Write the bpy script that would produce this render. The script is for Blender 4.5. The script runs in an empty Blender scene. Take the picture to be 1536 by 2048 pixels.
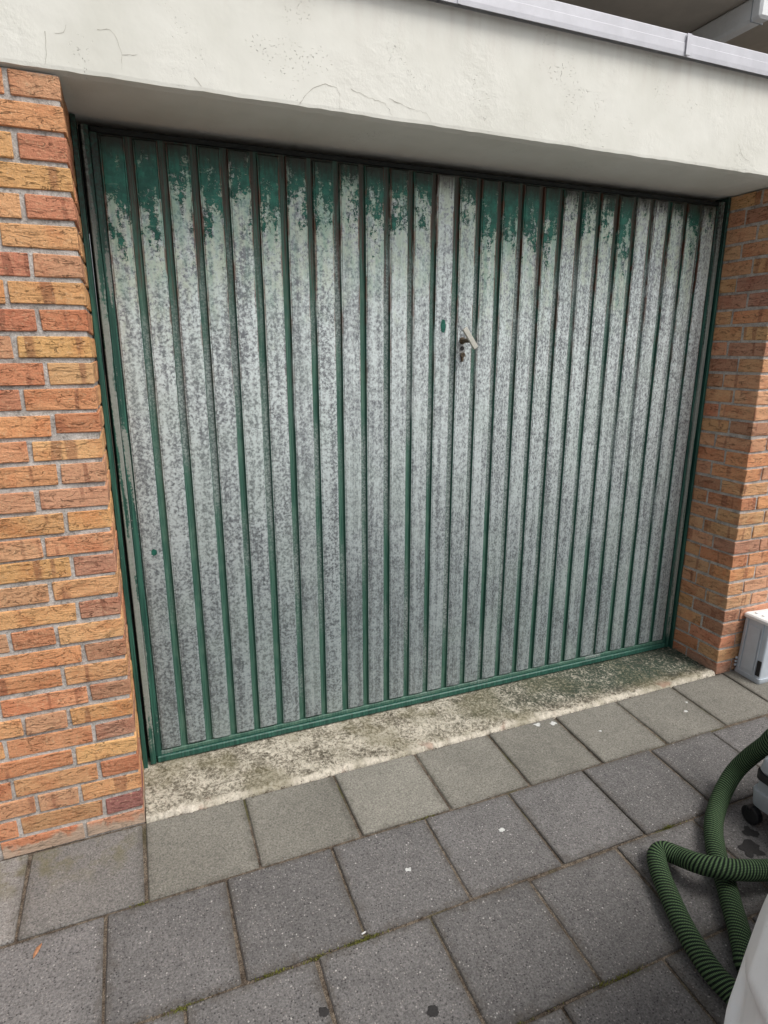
import bpy, bmesh, math, random
from mathutils import Vector, Matrix, noise
random.seed(7)
S = bpy.context.scene
C = S.collection

# ------------------------------------------------------------------ camera
def cam_matrix(yaw, pitch, roll):
    return (Matrix.Rotation(yaw, 3, 'Z') @ Matrix.Rotation(pitch, 3, 'X') @ Matrix.Rotation(roll, 3, 'Y'))
cd = bpy.data.cameras.new('camera'); cam = bpy.data.objects.new('camera', cd); C.objects.link(cam)
Rm = cam_matrix(-.3832, -.2558, -.0005)
r, f, u = Rm.col[0], Rm.col[1], Rm.col[2]
M4 = Matrix(((r.x, u.x, -f.x, .0852), (r.y, u.y, -f.y, -1.7074), (r.z, u.z, -f.z, 1.3731), (0, 0, 0, 1)))
cam.matrix_world = M4
cd.sensor_fit = 'HORIZONTAL'; cd.sensor_width = 36; cd.lens = 36 * 1226.5 / 1536
cd.clip_start = .02; cd.clip_end = 500
S.camera = cam

# ------------------------------------------------------------------ sky, sun, exposure
SUN_EL, SUN_AZ = math.radians(54), math.radians(144)      # azimuth clockwise from +Y: front, a little to the right
w = bpy.data.worlds.new('World'); S.world = w; w.use_nodes = True
nt = w.node_tree; nt.nodes.clear()
sky = nt.nodes.new('ShaderNodeTexSky'); sky.sky_type = 'NISHITA'; sky.sun_disc = False
sky.sun_elevation = SUN_EL; sky.sun_rotation = SUN_AZ; sky.dust_density = 4; sky.air_density = 1.0; sky.ozone_density = 1
hs = nt.nodes.new('ShaderNodeHueSaturation'); hs.inputs['Saturation'].default_value = .22
bg = nt.nodes.new('ShaderNodeBackground'); bg.inputs[1].default_value = .105
wo = nt.nodes.new('ShaderNodeOutputWorld')
nt.links.new(sky.outputs[0], hs.inputs['Color']); nt.links.new(hs.outputs[0], bg.inputs[0]); nt.links.new(bg.outputs[0], wo.inputs[0])
sl = bpy.data.lights.new('sun', 'SUN'); sl.energy = 1.5; sl.angle = math.radians(28); sl.color = (1, .96, .9)
so = bpy.data.objects.new('sun', sl); C.objects.link(so)
d = Vector((math.sin(SUN_AZ) * math.cos(SUN_EL), math.cos(SUN_AZ) * math.cos(SUN_EL), math.sin(SUN_EL)))
so.rotation_euler = d.to_track_quat('Z', 'Y').to_euler(); so.location = d * 20
S.view_settings.view_transform = 'Standard'; S.view_settings.look = 'None'
S.view_settings.gamma = 1; S.view_settings.exposure = 0.62
S.view_settings.use_curve_mapping = False
S.render.resolution_x = 768; S.render.resolution_y = 1024
S.cycles.max_bounces = 6

# ------------------------------------------------------------------ constants of the place (metres)
W = 2.346            # clear width between the two brick piers; left corner at X = 0
SLOPE = .0595        # pavement falls away from the wall
ZL = 1.966           # underside of the lintel
H = .0617            # brick course
YD = .250            # front of the door slats
GX, GP = .1376, .0831  # first groove centre and groove spacing
def gz(y): return SLOPE * y

# ------------------------------------------------------------------ helpers
def lin(r, g, b, k=1.0):
    def c(v):
        v /= 255.
        return (v / 12.92 if v <= .04045 else ((v + .055) / 1.055) ** 2.4) * k
    return (c(r), c(g), c(b), 1)
def link(o, parent=None):
    C.objects.link(o)
    if parent is not None: o.parent = parent
    return o
def obj(name, verts, faces, mat, parent=None, smooth=False, loc=None):
    me = bpy.data.meshes.new(name); me.from_pydata(verts, [], faces); me.update()
    bm = bmesh.new(); bm.from_mesh(me); bmesh.ops.recalc_face_normals(bm, faces=bm.faces); bm.to_mesh(me); bm.free()
    if mat: me.materials.append(mat)
    if smooth: me.polygons.foreach_set('use_smooth', [True] * len(me.polygons))
    o = bpy.data.objects.new(name, me)
    if loc: o.location = loc
    return link(o, parent)
def tag(o, label, cat, group=None, kind=None):
    if label: o['label'] = label
    if cat: o['category'] = cat
    if group: o['group'] = group
    if kind: o['kind'] = kind
    return o
def thing(name, label, cat, loc=(0, 0, 0), group=None, kind=None):
    o = bpy.data.objects.new(name, None); o.empty_display_size = .05; o.location = loc
    link(o); return tag(o, label, cat, group, kind)
def struct(o): o['kind'] = 'structure'; return o
class MB:
    def __init__(s): s.v = []; s.f = []
    def add(s, v, f):
        n = len(s.v); s.v += [tuple(p) for p in v]; s.f += [tuple(i + n for i in q) for q in f]; return s
    def box(s, x0, x1, y0, y1, z0, z1, c=.002, jit=0):
        v, f = cbox(x0, x1, y0, y1, z0, z1, c, jit); return s.add(v, f)
    def build(s, name, mat, parent=None, smooth=False): return obj(name, s.v, s.f, mat, parent, smooth)
def cbox(x0, x1, y0, y1, z0, z1, c=.002, jit=0, rnd=random):
    ce = ((x0 + x1) / 2, (y0 + y1) / 2, (z0 + z1) / 2); h = ((x1 - x0) / 2, (y1 - y0) / 2, (z1 - z0) / 2)
    v = []; ix = {}
    for sx in (-1, 1):
        for sy in (-1, 1):
            for sz in (-1, 1):
                s = (sx, sy, sz); j = [rnd.uniform(-jit, jit) for _ in range(3)]
                for a in range(3):
                    p = [ce[i] + s[i] * (h[i] if i == a else h[i] - c) + j[i] for i in range(3)]
                    ix[s + (a,)] = len(v); v.append(tuple(p))
    f = []
    def sg(a, sa, b, sb, c_, sc):
        t = [0, 0, 0]; t[a] = sa; t[b] = sb; t[c_] = sc; return tuple(t)
    for a in range(3):
        b, c_ = (a + 1) % 3, (a + 2) % 3
        for sa in (-1, 1):
            f.append([ix[sg(a, sa, b, p, c_, q) + (a,)] for p, q in ((-1, -1), (1, -1), (1, 1), (-1, 1))])
        for sa in (-1, 1):
            for sb in (-1, 1):
                f.append([ix[sg(a, sa, b, sb, c_, -1) + (a,)], ix[sg(a, sa, b, sb, c_, 1) + (a,)],
                          ix[sg(a, sa, b, sb, c_, 1) + (b,)], ix[sg(a, sa, b, sb, c_, -1) + (b,)]])
    for sx in (-1, 1):
        for sy in (-1, 1):
            for sz in (-1, 1): f.append([ix[(sx, sy, sz, a)] for a in range(3)])
    return v, f
def tube(path, rad, seg=16, closed_ends=True, uvscale=None):
    """swept round tube; returns verts, faces, per-loop uv (angle, metres along)"""
    n = len(path); P = [Vector(p) for p in path]; v = []; f = []; L = [0]
    for i in range(1, n): L.append(L[-1] + (P[i] - P[i - 1]).length)
    up = Vector((0, 0, 1)); prev = None
    for i in range(n):
        t = (P[min(i + 1, n - 1)] - P[max(i - 1, 0)]).normalized()
        if prev is None: a = t.cross(up).normalized() if abs(t.z) < .95 else t.cross(Vector((1, 0, 0))).normalized()
        else: a = (prev - t * prev.dot(t)).normalized()
        prev = a; b = t.cross(a)
        rr = rad[i] if isinstance(rad, (list, tuple)) else rad
        for k in range(seg):
            an = 2 * math.pi * k / seg
            v.append(tuple(P[i] + (a * math.cos(an) + b * math.sin(an)) * rr))
    uv = []
    for i in range(n - 1):
        for k in range(seg):
            k2 = (k + 1) % seg
            f.append((i * seg + k, i * seg + k2, (i + 1) * seg + k2, (i + 1) * seg + k))
            uv.append(((k / seg, L[i]), ((k + 1) / seg, L[i]), ((k + 1) / seg, L[i + 1]), (k / seg, L[i + 1])))
    if closed_ends:
        f.append(tuple(range(seg))); uv.append(tuple((0, 0) for _ in range(seg)))
        f.append(tuple((n - 1) * seg + k for k in range(seg))); uv.append(tuple((0, 0) for _ in range(seg)))
    return v, f, uv
def catmull(pts, sub):
    P = [Vector(p) for p in pts]; out = []
    for i in range(len(P) - 1):
        a = P[max(i - 1, 0)]; b = P[i]; c = P[i + 1]; e = P[min(i + 2, len(P) - 1)]
        for s in range(sub):
            t = s / sub
            out.append(.5 * ((2 * b) + (c - a) * t + (2 * a - 5 * b + 4 * c - e) * t * t + (3 * b - a - 3 * c + e) * t ** 3))
    out.append(P[-1]); return out

# ------------------------------------------------------------------ node helpers
class NT:
    def __init__(s, name):
        s.m = bpy.data.materials.new(name); s.m.use_nodes = True; s.t = s.m.node_tree; s.t.nodes.clear()
        s.out = s.n('ShaderNodeOutputMaterial'); s.p = s.n('ShaderNodeBsdfPrincipled')
        s.l(s.p.outputs[0], s.out.inputs[0])
    def n(s, t, **k):
        x = s.t.nodes.new(t)
        for a, b in k.items(): setattr(x, a, b)
        return x
    def l(s, a, b): s.t.links.new(a, b)
    def put(s, sock, v):
        if isinstance(v, bpy.types.NodeSocket): s.l(v, sock)
        elif v is not None: sock.default_value = v
    def math(s, op, a, b=None, c=None, clamp=False):
        x = s.n('ShaderNodeMath', operation=op, use_clamp=clamp)
        s.put(x.inputs[0], a); s.put(x.inputs[1], b); s.put(x.inputs[2], c); return x.outputs[0]
    def vmath(s, op, a, b=None):
        x = s.n('ShaderNodeVectorMath', operation=op); s.put(x.inputs[0], a); s.put(x.inputs[1], b)
        return x.outputs['Value'] if op in ('LENGTH', 'DISTANCE', 'DOT_PRODUCT') else x.outputs[0]
    def pos(s): return s.n('ShaderNodeNewGeometry').outputs['Position']
    def objco(s): return s.n('ShaderNodeTexCoord').outputs['Object']
    def rnd(s): return s.n('ShaderNodeObjectInfo').outputs['Random']
    def ocol(s): return s.n('ShaderNodeObjectInfo').outputs['Color']
    def sep(s, v):
        x = s.n('ShaderNodeSeparateXYZ'); s.put(x.inputs[0], v); return x.outputs
    def comb(s, a, b, c):
        x = s.n('ShaderNodeCombineXYZ'); s.put(x.inputs[0], a); s.put(x.inputs[1], b); s.put(x.inputs[2], c); return x.outputs[0]
    def noise(s, v, scale, detail=3, rough=.55, dist=0):
        x = s.n('ShaderNodeTexNoise'); s.put(x.inputs['Vector'], v); x.inputs['Scale'].default_value = scale
        x.inputs['Detail'].default_value = detail; x.inputs['Roughness'].default_value = rough; x.inputs['Distortion'].default_value = dist
        return x.outputs['Fac']
    def noisec(s, v, scale, detail=2):
        x = s.n('ShaderNodeTexNoise'); s.put(x.inputs['Vector'], v); x.inputs['Scale'].default_value = scale; x.inputs['Detail'].default_value = detail
        return x.outputs['Color']
    def voro(s, v, scale, feature='F1', out='Distance'):
        x = s.n('ShaderNodeTexVoronoi', feature=feature); s.put(x.inputs['Vector'], v); x.inputs['Scale'].default_value = scale
        return x.outputs[out]
    def ss(s, v, a, b):       # smoothstep
        x = s.n('ShaderNodeMapRange', interpolation_type='SMOOTHSTEP'); s.put(x.inputs[0], v); s.put(x.inputs[1], a); s.put(x.inputs[2], b); return x.outputs[0]
    def ramp(s, v, stops):
        x = s.n('ShaderNodeValToRGB'); s.put(x.inputs[0], v); e = x.color_ramp.elements
        while len(e) < len(stops): e.new(.5)
        for i, (p, c) in enumerate(stops): e[i].position = p; e[i].color = c
        return x.outputs[0]
    def mix(s, f, a, b, mode='MIX'):
        x = s.n('ShaderNodeMix', data_type='RGBA', blend_type=mode); x.clamp_factor = True
        s.put(x.inputs[0], f); s.put(x.inputs[6], a); s.put(x.inputs[7], b); return x.outputs[2]
    def scale(s, col, k):
        x = s.n('ShaderNodeVectorMath', operation='SCALE'); s.put(x.inputs[0], col); s.put(x.inputs['Scale'], k); return x.outputs[0]
    def bump(s, h, dist, strength=1.0, nrm=None):
        x = s.n('ShaderNodeBump'); s.put(x.inputs['Height'], h); x.inputs['Distance'].default_value = dist; x.inputs['Strength'].default_value = strength
        if nrm is not None: s.l(nrm, x.inputs['Normal'])
        return x.outputs[0]
    def done(s, col=None, rough=.8, nrm=None, metal=0, spec=.5):
        s.put(s.p.inputs['Base Color'], col); s.put(s.p.inputs['Roughness'], rough); s.put(s.p.inputs['Metallic'], metal)
        s.put(s.p.inputs['Specular IOR Level'], spec)
        if nrm is not None: s.l(nrm, s.p.inputs['Normal'])
        return s.m

# ------------------------------------------------------------------ materials
def mat_brick():
    t = NT('brick_clay'); o = t.objco(); r = t.rnd()
    off = t.comb(t.math('MULTIPLY', r, 37.), t.math('MULTIPLY', r, 91.), t.math('MULTIPLY', r, 17.))
    v = t.vmath('ADD', o, off)
    sx = t.sep(v)
    run = t.math('ADD', sx[0], sx[1])        # along the brick: x on the front, y on the reveal
    base = t.ocol()
    lf = t.noise(v, 13, 3, .6)
    col = t.mix(t.math('MULTIPLY', t.ss(lf, .45, .72), .55), base, t.mix(1, base, lin(228, 190, 180), 'MULTIPLY'))
    # burnt bands across the brick
    band = t.noise(t.comb(run, 0, t.math('MULTIPLY', sx[2], .12)), 24, 1)
    col = t.mix(t.math('MULTIPLY', t.ss(band, .62, .67), .55), col, lin(158, 100, 80, .8))
    # sandy speckle
    sp = t.noise(v, 210, 4, .8)
    col = t.mix(t.math('MULTIPLY', t.ss(sp, .50, .64), .5), col, t.scale(col, .45))
    sp2 = t.noise(t.vmath('ADD', v, (3.1, 1.7, 5.2)), 130, 4, .75)
    col = t.mix(t.math('MULTIPLY', t.ss(sp2, .52, .70), .5), col, lin(238, 204, 164, .85))
    # folded creases of hand-formed clay
    wv = t.comb(t.math('MULTIPLY', run, 19.), t.math('MULTIPLY', run, 3.), t.math('MULTIPLY', sx[2], 74.))
    n1 = t.noise(wv, 1.0, 3.0, .55, 1.0)
    ridge = t.math('ABSOLUTE', t.math('SUBTRACT', n1, .5))
    msk = t.ss(t.noise(t.vmath('ADD', wv, (9.3, 2.1, 4.4)), .8, 1), .41, .53)
    cr = t.math('MULTIPLY', t.math('SUBTRACT', 1, t.ss(ridge, .003, .022)), msk)
    col = t.mix(t.math('MULTIPLY', cr, .54), col, t.scale(col, .25))
    # cement smeared on the lowest courses
    pz = t.sep(t.pos())
    sm = t.noise(t.pos(), 16, 4, .65)
    low = t.math('SUBTRACT', t.math('ADD', sm, .10), t.math('MULTIPLY', pz[2], 7.5))
    left = t.ss(pz[0], 2.2, 1.0)
    col = t.mix(t.math('MULTIPLY', t.ss(low, .26, .44), t.math('ADD', .2, t.math('MULTIPLY', left, .6))), col, lin(206, 188, 168, .85))
    # splashes of mortar at the top course
    hi = t.math('ADD', t.math('MULTIPLY', t.math('SUBTRACT', pz[2], 1.955), 14), t.noise(t.pos(), 28, 4, .7))
    col = t.mix(t.math('MULTIPLY', t.ss(hi, .52, .66), .5), col, lin(205, 190, 178, .85))
    h = t.math('ADD', t.math('MULTIPLY', cr, -1.0), t.math('ADD', t.math('MULTIPLY', n1, 1.1), t.math('MULTIPLY', sp, .8)))
    return t.done(col, .92, t.bump(h, .0052, 1), spec=.2)
def mat_mortar():
    t = NT('mortar'); p = t.pos()
    a = t.noise(p, 26, 4, .65); b = t.noise(p, 180, 4, .8)
    col = t.ramp(t.math('ADD', t.math('MULTIPLY', a, .45), t.math('MULTIPLY', b, .55)), [(.36, lin(126, 120, 114)), (.5, lin(184, 178, 172)), (.64, lin(218, 212, 206))])
    return t.done(col, .95, t.bump(t.math('ADD', b, t.math('MULTIPLY', a, 1.5)), .004), spec=.15)
def mat_render():
    t = NT('painted_render'); p = t.pos()
    a = t.noise(p, 3.2, 4, .6); b = t.noise(p, 70, 4, .65); c = t.noise(p, 15, 3)
    col = t.ramp(a, [(.3, (.64, .635, .575, 1)), (.55, (.72, .715, .66, 1)), (.75, (.67, .66, .605, 1))])
    pit = t.voro(t.vmath('ADD', p, t.scale(t.noisec(p, 60), .02)), 130)
    pm = t.math('MULTIPLY', t.math('SUBTRACT', 1, t.ss(pit, .12, .22)), t.ss(t.noise(p, 5, 3), .53, .66))
    col = t.mix(t.math('MULTIPLY', pm, .28), col, (.22, .21, .18, 1))
    st = t.noise(t.vmath('MULTIPLY', p, (22., 1., 2.2)), 1, 3)
    z = t.sep(p)[2]
    up = t.math('MULTIPLY', t.ss(z, 2.10, 2.27), t.ss(st, .42, .68))
    col = t.mix(t.math('MULTIPLY', up, .28), col, (.50, .43, .38, 1))
    rg_ = t.ss(t.noise(p, 3.5, 3), .42, .62)
    hh = t.math('ADD', t.math('MULTIPLY', t.math('MULTIPLY', b, rg_), .6), t.math('ADD', t.math('MULTIPLY', c, .5), t.math('MULTIPLY', pm, -1.0)))
    return t.done(col, .85, t.bump(hh, .0032), spec=.25)
def mat_slat():
    t = NT('worn_galvanised_slat'); p = t.pos(); o = t.objco(); r = t.rnd()
    s = t.sep(p); so_ = t.sep(o); x, z = s[0], s[2]; ax = t.math('ABSOLUTE', so_[0])
    off = t.math('MULTIPLY', r, 50.)
    q = t.vmath('ADD', p, t.comb(off, 0, 0))
    rt = t.ss(t.math('ADD', x, t.math('MULTIPLY', r, .5)), .7, 1.7)
    nA = t.noise(q, 115, 3, .7, .3); nB = t.noise(t.vmath('MULTIPLY', q, (1., 1., .55)), 210, 3, .7)
    n1 = t.math('ADD', t.math('MULTIPLY', nA, t.math('SUBTRACT', 1, rt)), t.math('MULTIPLY', nB, rt)); n2 = t.noise(q, 50, 4, .65)
    streak = t.noise(t.comb(t.math('MULTIPLY', t.sep(q)[0], 55), 0, t.math('MULTIPLY', z, 1.6)), 1, 2)
    big = t.noise(q, 3.0, 2)
    big3 = t.noise(q, 7, 3, .6)
    m = t.math('ADD', t.math('ADD', t.math('MULTIPLY', n1, .52), t.math('MULTIPLY', big3, .07)), t.math('ADD', t.math('MULTIPLY', n2, .16), t.math('MULTIPLY', streak, .20)))
    spang = t.ss(m, .385, t.math('ADD', .535, t.math('MULTIPLY', r, .03)))
    dark = t.mix(t.ss(z, .2, 1.5), lin(92, 99, 102), lin(116, 120, 124))
    lite = t.mix(t.ss(z, .2, 1.5), lin(162, 173, 175), lin(214, 223, 222))
    col = t.mix(spang, dark, lite)
    col = t.mix(t.math('MULTIPLY', t.ss(big, .50, .64), .16), col, lin(170, 188, 176))
    # fine vertical brush lines
    br = t.noise(t.comb(t.math('MULTIPLY', t.sep(q)[0], 300), 0, t.math('MULTIPLY', z, 3.5)), 1, 3)
    col = t.mix(t.math('MULTIPLY', t.ss(br, .54, .70), t.math('ADD', .18, t.math('MULTIPLY', rt, .22))), col, lin(206, 212, 210))
    # chalked pale-green primer band under the surviving paint
    nv = t.noise(t.comb(t.math('MULTIPLY', t.sep(q)[0], 40), 0, t.math('MULTIPLY', z, 6)), 1, 3, .6)
    amt = t.sep(t.ocol())[0]
    edge = t.math('MULTIPLY', t.math('SUBTRACT', nv, .5), .50)
    big2 = t.noise(t.comb(t.math('MULTIPLY', t.sep(q)[0], 18), 0, t.math('MULTIPLY', z, 14)), 1, 3, .6)
    edge = t.math('ADD', edge, t.math('MULTIPLY', t.math('SUBTRACT', big2, .5), .52))
    level = t.math('SUBTRACT', t.math('SUBTRACT', z, t.math('SUBTRACT', 1.985, t.math('MULTIPLY', amt, .27))), edge)
    chalk = t.math('MULTIPLY', t.ss(level, -.36, -.06), t.ss(t.math('ADD', t.math('MULTIPLY', n2, .6), t.math('MULTIPLY', n1, .4)), .42, .56))
    col = t.mix(t.math('MULTIPLY', chalk, .7), col, lin(184, 196, 174))
    # surviving dark-green paint at the top, chipped
    chips = t.math('ADD', t.math('MULTIPLY', t.noise(q, 80, 5, .82), .7), t.math('MULTIPLY', t.noise(q, 260, 3, .8), .3))
    pl = t.math('ADD', level, t.math('MULTIPLY', t.math('SUBTRACT', chips, .5), .80))
    paint = t.ss(pl, -.005, .014)
    hor = t.noise(t.comb(t.math('MULTIPLY', x, 30), 0, t.math('MULTIPLY', z, 160)), 1, 2)
    paint = t.math('MULTIPLY', paint, t.math('SUBTRACT', 1, t.math('MULTIPLY', t.ss(hor, .60, .68), t.ss(level, .12, -.02))))
    green = t.mix(t.ss(n2, .35, .7), lin(22, 78, 66), lin(44, 112, 96))
    # a few isolated flakes that kept their paint
    def flake(cx, cz, rx, rz):
        dx = t.math('DIVIDE', t.math('SUBTRACT', x, cx), rx); dz = t.math('DIVIDE', t.math('SUBTRACT', z, cz), rz)
        dd = t.math('ADD', t.math('MULTIPLY', dx, dx), t.math('MULTIPLY', dz, dz))
        return t.math('SUBTRACT', 1, t.ss(t.math('ADD', dd, t.math('MULTIPLY', t.math('SUBTRACT', chips, .5), 2.2)), .9, 1.05))
    fl = t.math('MAXIMUM', flake(1.092, 1.458, .010, .023), flake(.1, .766, .009, .011))
    paint = t.math('MAXIMUM', paint, fl)
    # thin green haze left where the paint has worn through
    wash = t.math('MULTIPLY', t.math('MULTIPLY', t.ss(level, -.42, -.02), t.ss(nv, .44, .62)), t.ss(amt, .2, .7))
    col = t.mix(t.math('MULTIPLY', wash, .5), col, lin(104, 158, 136))
    col = t.mix(paint, col, green)
    # grey-brown smudge round the lock
    sdx = t.math('DIVIDE', t.math('SUBTRACT', x, 1.166), .016); sdz = t.math('DIVIDE', t.math('SUBTRACT', z, 1.385), .045)
    sd = t.math('ADD', t.math('ADD', t.math('MULTIPLY', sdx, sdx), t.math('MULTIPLY', sdz, sdz)), t.math('MULTIPLY', t.math('SUBTRACT', n2, .5), 1.5))
    col = t.mix(t.math('MULTIPLY', t.ss(sd, 1.1, .3), .42), col, lin(112, 100, 92))
    # edge rust, then shade under the lintel painted onto the slat tops
    rn = t.noise(t.comb(t.math('MULTIPLY', t.sep(q)[0], 120), 0, t.math('MULTIPLY', z, 9)), 1, 3, .65)
    rust_e = t.math('MULTIPLY', t.ss(ax, .0250, .0285), t.math('MULTIPLY', t.ss(z, .95, 1.75), t.ss(rn, .46, .58)))
    col = t.mix(t.math('MULTIPLY', rust_e, .8), col, lin(112, 72, 54))
    top_shade = t.math('MULTIPLY', t.ss(t.math('ADD', z, t.math('MULTIPLY', rn, .10)), 1.895, 1.975), .85)
    col = t.mix(top_shade, col, lin(44, 32, 28))
    # flanks of the profile keep their green paint
    flank = t.ss(ax, .0292, .0306)
    fn = t.noise(t.comb(t.math('MULTIPLY', r, 90), t.math('SIGN', so_[0]), t.math('MULTIPLY', z, 2.0)), 1, 2)
    fw = t.ss(t.math('ADD', fn, t.math('MULTIPLY', t.ss(z, 1.2, .3), .16)), .40, .50)
    gcol = t.mix(rust_e, lin(56, 98, 86), lin(92, 60, 48))
    col = t.mix(t.math('MULTIPLY', flank, fw), col, gcol)
    rough = t.math('ADD', .36, t.math('MULTIPLY', spang, .14))
    hgt = t.math('ADD', t.math('MULTIPLY', n2, .4), t.math('ADD', t.math('MULTIPLY', paint, .5), t.math('MULTIPLY', t.noise(q, 9, 2), 3.0)))
    return t.done(col, rough, t.bump(hgt, .0012), metal=.35, spec=.5)
def mat_groove():
    t = NT('green_groove_paint'); p = t.pos(); s = t.sep(p); x, z = s[0], s[2]
    k = t.math('FLOOR', t.math('ADD', t.math('DIVIDE', t.math('SUBTRACT', x, GX), GP), .5))
    n = t.noise(t.comb(t.math('MULTIPLY', k, 7.31), 0, t.math('MULTIPLY', z, 1.7)), 1, 2)
    fine = t.noise(p, 150, 3, .7); str_ = t.noise(t.comb(t.math('MULTIPLY', x, 350), 0, t.math('MULTIPLY', z, 7)), 1, 3)
    green = t.mix(t.ss(str_, .35, .7), lin(44, 84, 72), lin(82, 118, 102))
    green = t.mix(t.math('MULTIPLY', t.ss(t.noise(p, 12, 2), .5, .7), .4), green, lin(96, 126, 110))
    bare = t.mix(t.ss(fine, .42, .6), lin(92, 104, 102), lin(146, 156, 152))
    wear = t.math('ADD', n, t.math('ADD', t.math('MULTIPLY', t.math('SUBTRACT', fine, .5), .10), t.math('MULTIPLY', t.math('SUBTRACT', str_, .5), .12)))
    zone = t.math('MULTIPLY', t.math('MULTIPLY', t.ss(z, .25, .8), t.ss(z, 1.85, 1.6)), t.math('ADD', .6, t.math('MULTIPLY', t.ss(x, .5, 1.6), .9)))
    col = t.mix(t.ss(t.math('ADD', wear, t.math('MULTIPLY', zone, .13)), .53, .70), green, bare)
    rn = t.noise(t.comb(t.math('MULTIPLY', x, 110), 0, t.math('MULTIPLY', z, 4)), 1, 4, .7)
    rs = t.math('MULTIPLY', t.ss(z, 1.30, 1.75), t.ss(t.math('ADD', rn, t.math('MULTIPLY', t.ss(z, 1.4, 1.95), .12)), .53, .64))
    col = t.mix(t.math('MULTIPLY', rs, .8), col, lin(84, 54, 42))
    col = t.mix(t.math('MULTIPLY', t.ss(z, 1.65, 1.93), .5), col, lin(40, 46, 40))
    return t.done(col, .5, t.bump(fine, .0008), spec=.4)
def mat_rail(name='green_frame_paint', wk=.56):
    t = NT(name); p = t.pos(); z = t.sep(p)[2]
    a = t.noise(t.vmath('MULTIPLY', p, (160., 160., 5.)), 1, 3); b = t.noise(p, 120, 3, .7)
    col = t.mix(t.ss(a, .35, .7), lin(26, 66, 58), lin(52, 100, 86))
    n = t.noise(t.vmath('MULTIPLY', p, (40., 40., 2.4)), 1, 3, .6)
    wear = t.ss(t.math('ADD', n, t.math('MULTIPLY', t.math('SUBTRACT', b, .5), .25)), wk, wk + .06)
    col = t.mix(t.math('MULTIPLY', t.math('MULTIPLY', wear, .75), t.ss(z, .06, .12)), col, t.mix(b, lin(112, 116, 112), lin(176, 178, 172)))
    rs = t.math('MULTIPLY', t.ss(z, 1.45, 1.9), t.ss(b, .35, .6))
    col = t.mix(t.math('MULTIPLY', rs, .85), col, lin(40, 34, 32))  # lintel shade painted into the upper end of rails and jambs
    return t.done(col, .45, t.bump(b, .0008), spec=.4)
def mat_simple(name, col, rough=.6, metal=0, var=.25, scale=60, bump=.0005, spec=.4):
    t = NT(name); p = t.pos(); a = t.noise(p, scale, 4, .65)
    c = t.mix(t.ss(a, .3, .7), tuple(v * (1 - var) for v in col[:3]) + (1,), tuple(min(1, v * (1 + var * .6)) for v in col[:3]) + (1,))
    return t.done(c, rough, t.bump(a, bump), metal, spec)
def mat_slab():
    t = NT('concrete_paving'); p = t.pos(); o = t.objco(); r = t.rnd(); base = t.ocol()
    q = t.vmath('ADD', p, t.comb(t.math('MULTIPLY', r, 13), t.math('MULTIPLY', r, 7), 0))
    lf = t.noise(p, 4.5, 5, .65); mf = t.noise(q, 30, 5, .7); ff = t.noise(q, 190, 4, .8)
    tone = t.math('ADD', t.math('ADD', .28, t.math('MULTIPLY', r, .30)), t.math('ADD', t.math('MULTIPLY', lf, .85), t.math('MULTIPLY', mf, .50)))
    tone = t.math('MULTIPLY', tone, t.math('ADD', -.45, t.math('MULTIPLY', ff, 2.9)))
    col = t.scale(base, tone)
    rough_mask = t.n('ShaderNodeObjectInfo').outputs['Alpha']      # exposed aggregate: strong on worn slabs, faint on the smooth row
    vc = t.sep(t.voro(q, 175, 'F1', 'Color')); vd = t.voro(q, 175)
    grain = t.math('MULTIPLY', t.ss(vd, .42, .22), rough_mask)
    col = t.mix(t.math('MULTIPLY', grain, t.math('MULTIPLY', t.ss(vc[0], .66, .96), .85)), col, lin(176, 170, 166, .8))
    col = t.mix(t.math('MULTIPLY', grain, t.math('MULTIPLY', t.ss(vc[1], .68, .8), .75)), col, lin(52, 50, 52, .8))
    vc2 = t.sep(t.voro(q, 125, 'F1', 'Color')); vd2 = t.voro(q, 125)
    col = t.mix(t.math('MULTIPLY', t.math('MULTIPLY', t.ss(vd2, .33, .2), rough_mask), t.math('MULTIPLY', t.ss(vc2[0], .93, .98), .8)), col, lin(206, 202, 198, .8))
    # brown dirt creeping in from the joints
    so_ = t.sep(o); e = t.math('MAXIMUM', t.math('ABSOLUTE', so_[0]), t.math('ABSOLUTE', so_[1]))
    dm = t.ss(t.math('ADD', e, t.math('MULTIPLY', t.math('SUBTRACT', mf, .5), .09)), .122, .152)
    col = t.mix(t.math('MULTIPLY', dm, .55), col, lin(84, 78, 70, .8))
    wsn = t.ss(t.noise(p, 2.3, 4, .6), .50, .66)
    col = t.mix(t.math('MULTIPLY', wsn, .35), col, t.scale(col, .62))
    # moss film on the slabs against the left pier
    s = t.sep(p)
    mz = t.math('MULTIPLY', t.math('MULTIPLY', t.ss(s[0], .0, -.08), t.ss(s[1], -.20, -.06)), t.ss(t.noise(p, 9, 4, .6), .44, .60))
    col = t.mix(t.math('MULTIPLY', mz, .6), col, lin(112, 106, 70, .8))
    hgt = t.math('ADD', t.math('MULTIPLY', ff, .9), t.math('ADD', t.math('MULTIPLY', mf, .7), t.math('MULTIPLY', grain, .5)))
    return t.done(col, .88, t.bump(hgt, .0022), spec=.25)
def mat_joint():
    t = NT('joint_soil'); p = t.pos(); a = t.noise(p, 40, 4, .65); b = t.noise(p, 320, 3, .7)
    col = t.ramp(t.math('ADD', t.math('MULTIPLY', a, .5), t.math('MULTIPLY', b, .5)), [(.36, lin(58, 50, 44)), (.5, lin(98, 88, 78)), (.62, lin(140, 128, 114))])
    col = t.mix(t.math('MULTIPLY', t.ss(t.noise(p, 5, 3), .56, .68), .6), col, lin(78, 82, 44))
    return t.done(col, .95, t.bump(b, .004), spec=.1)
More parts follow.
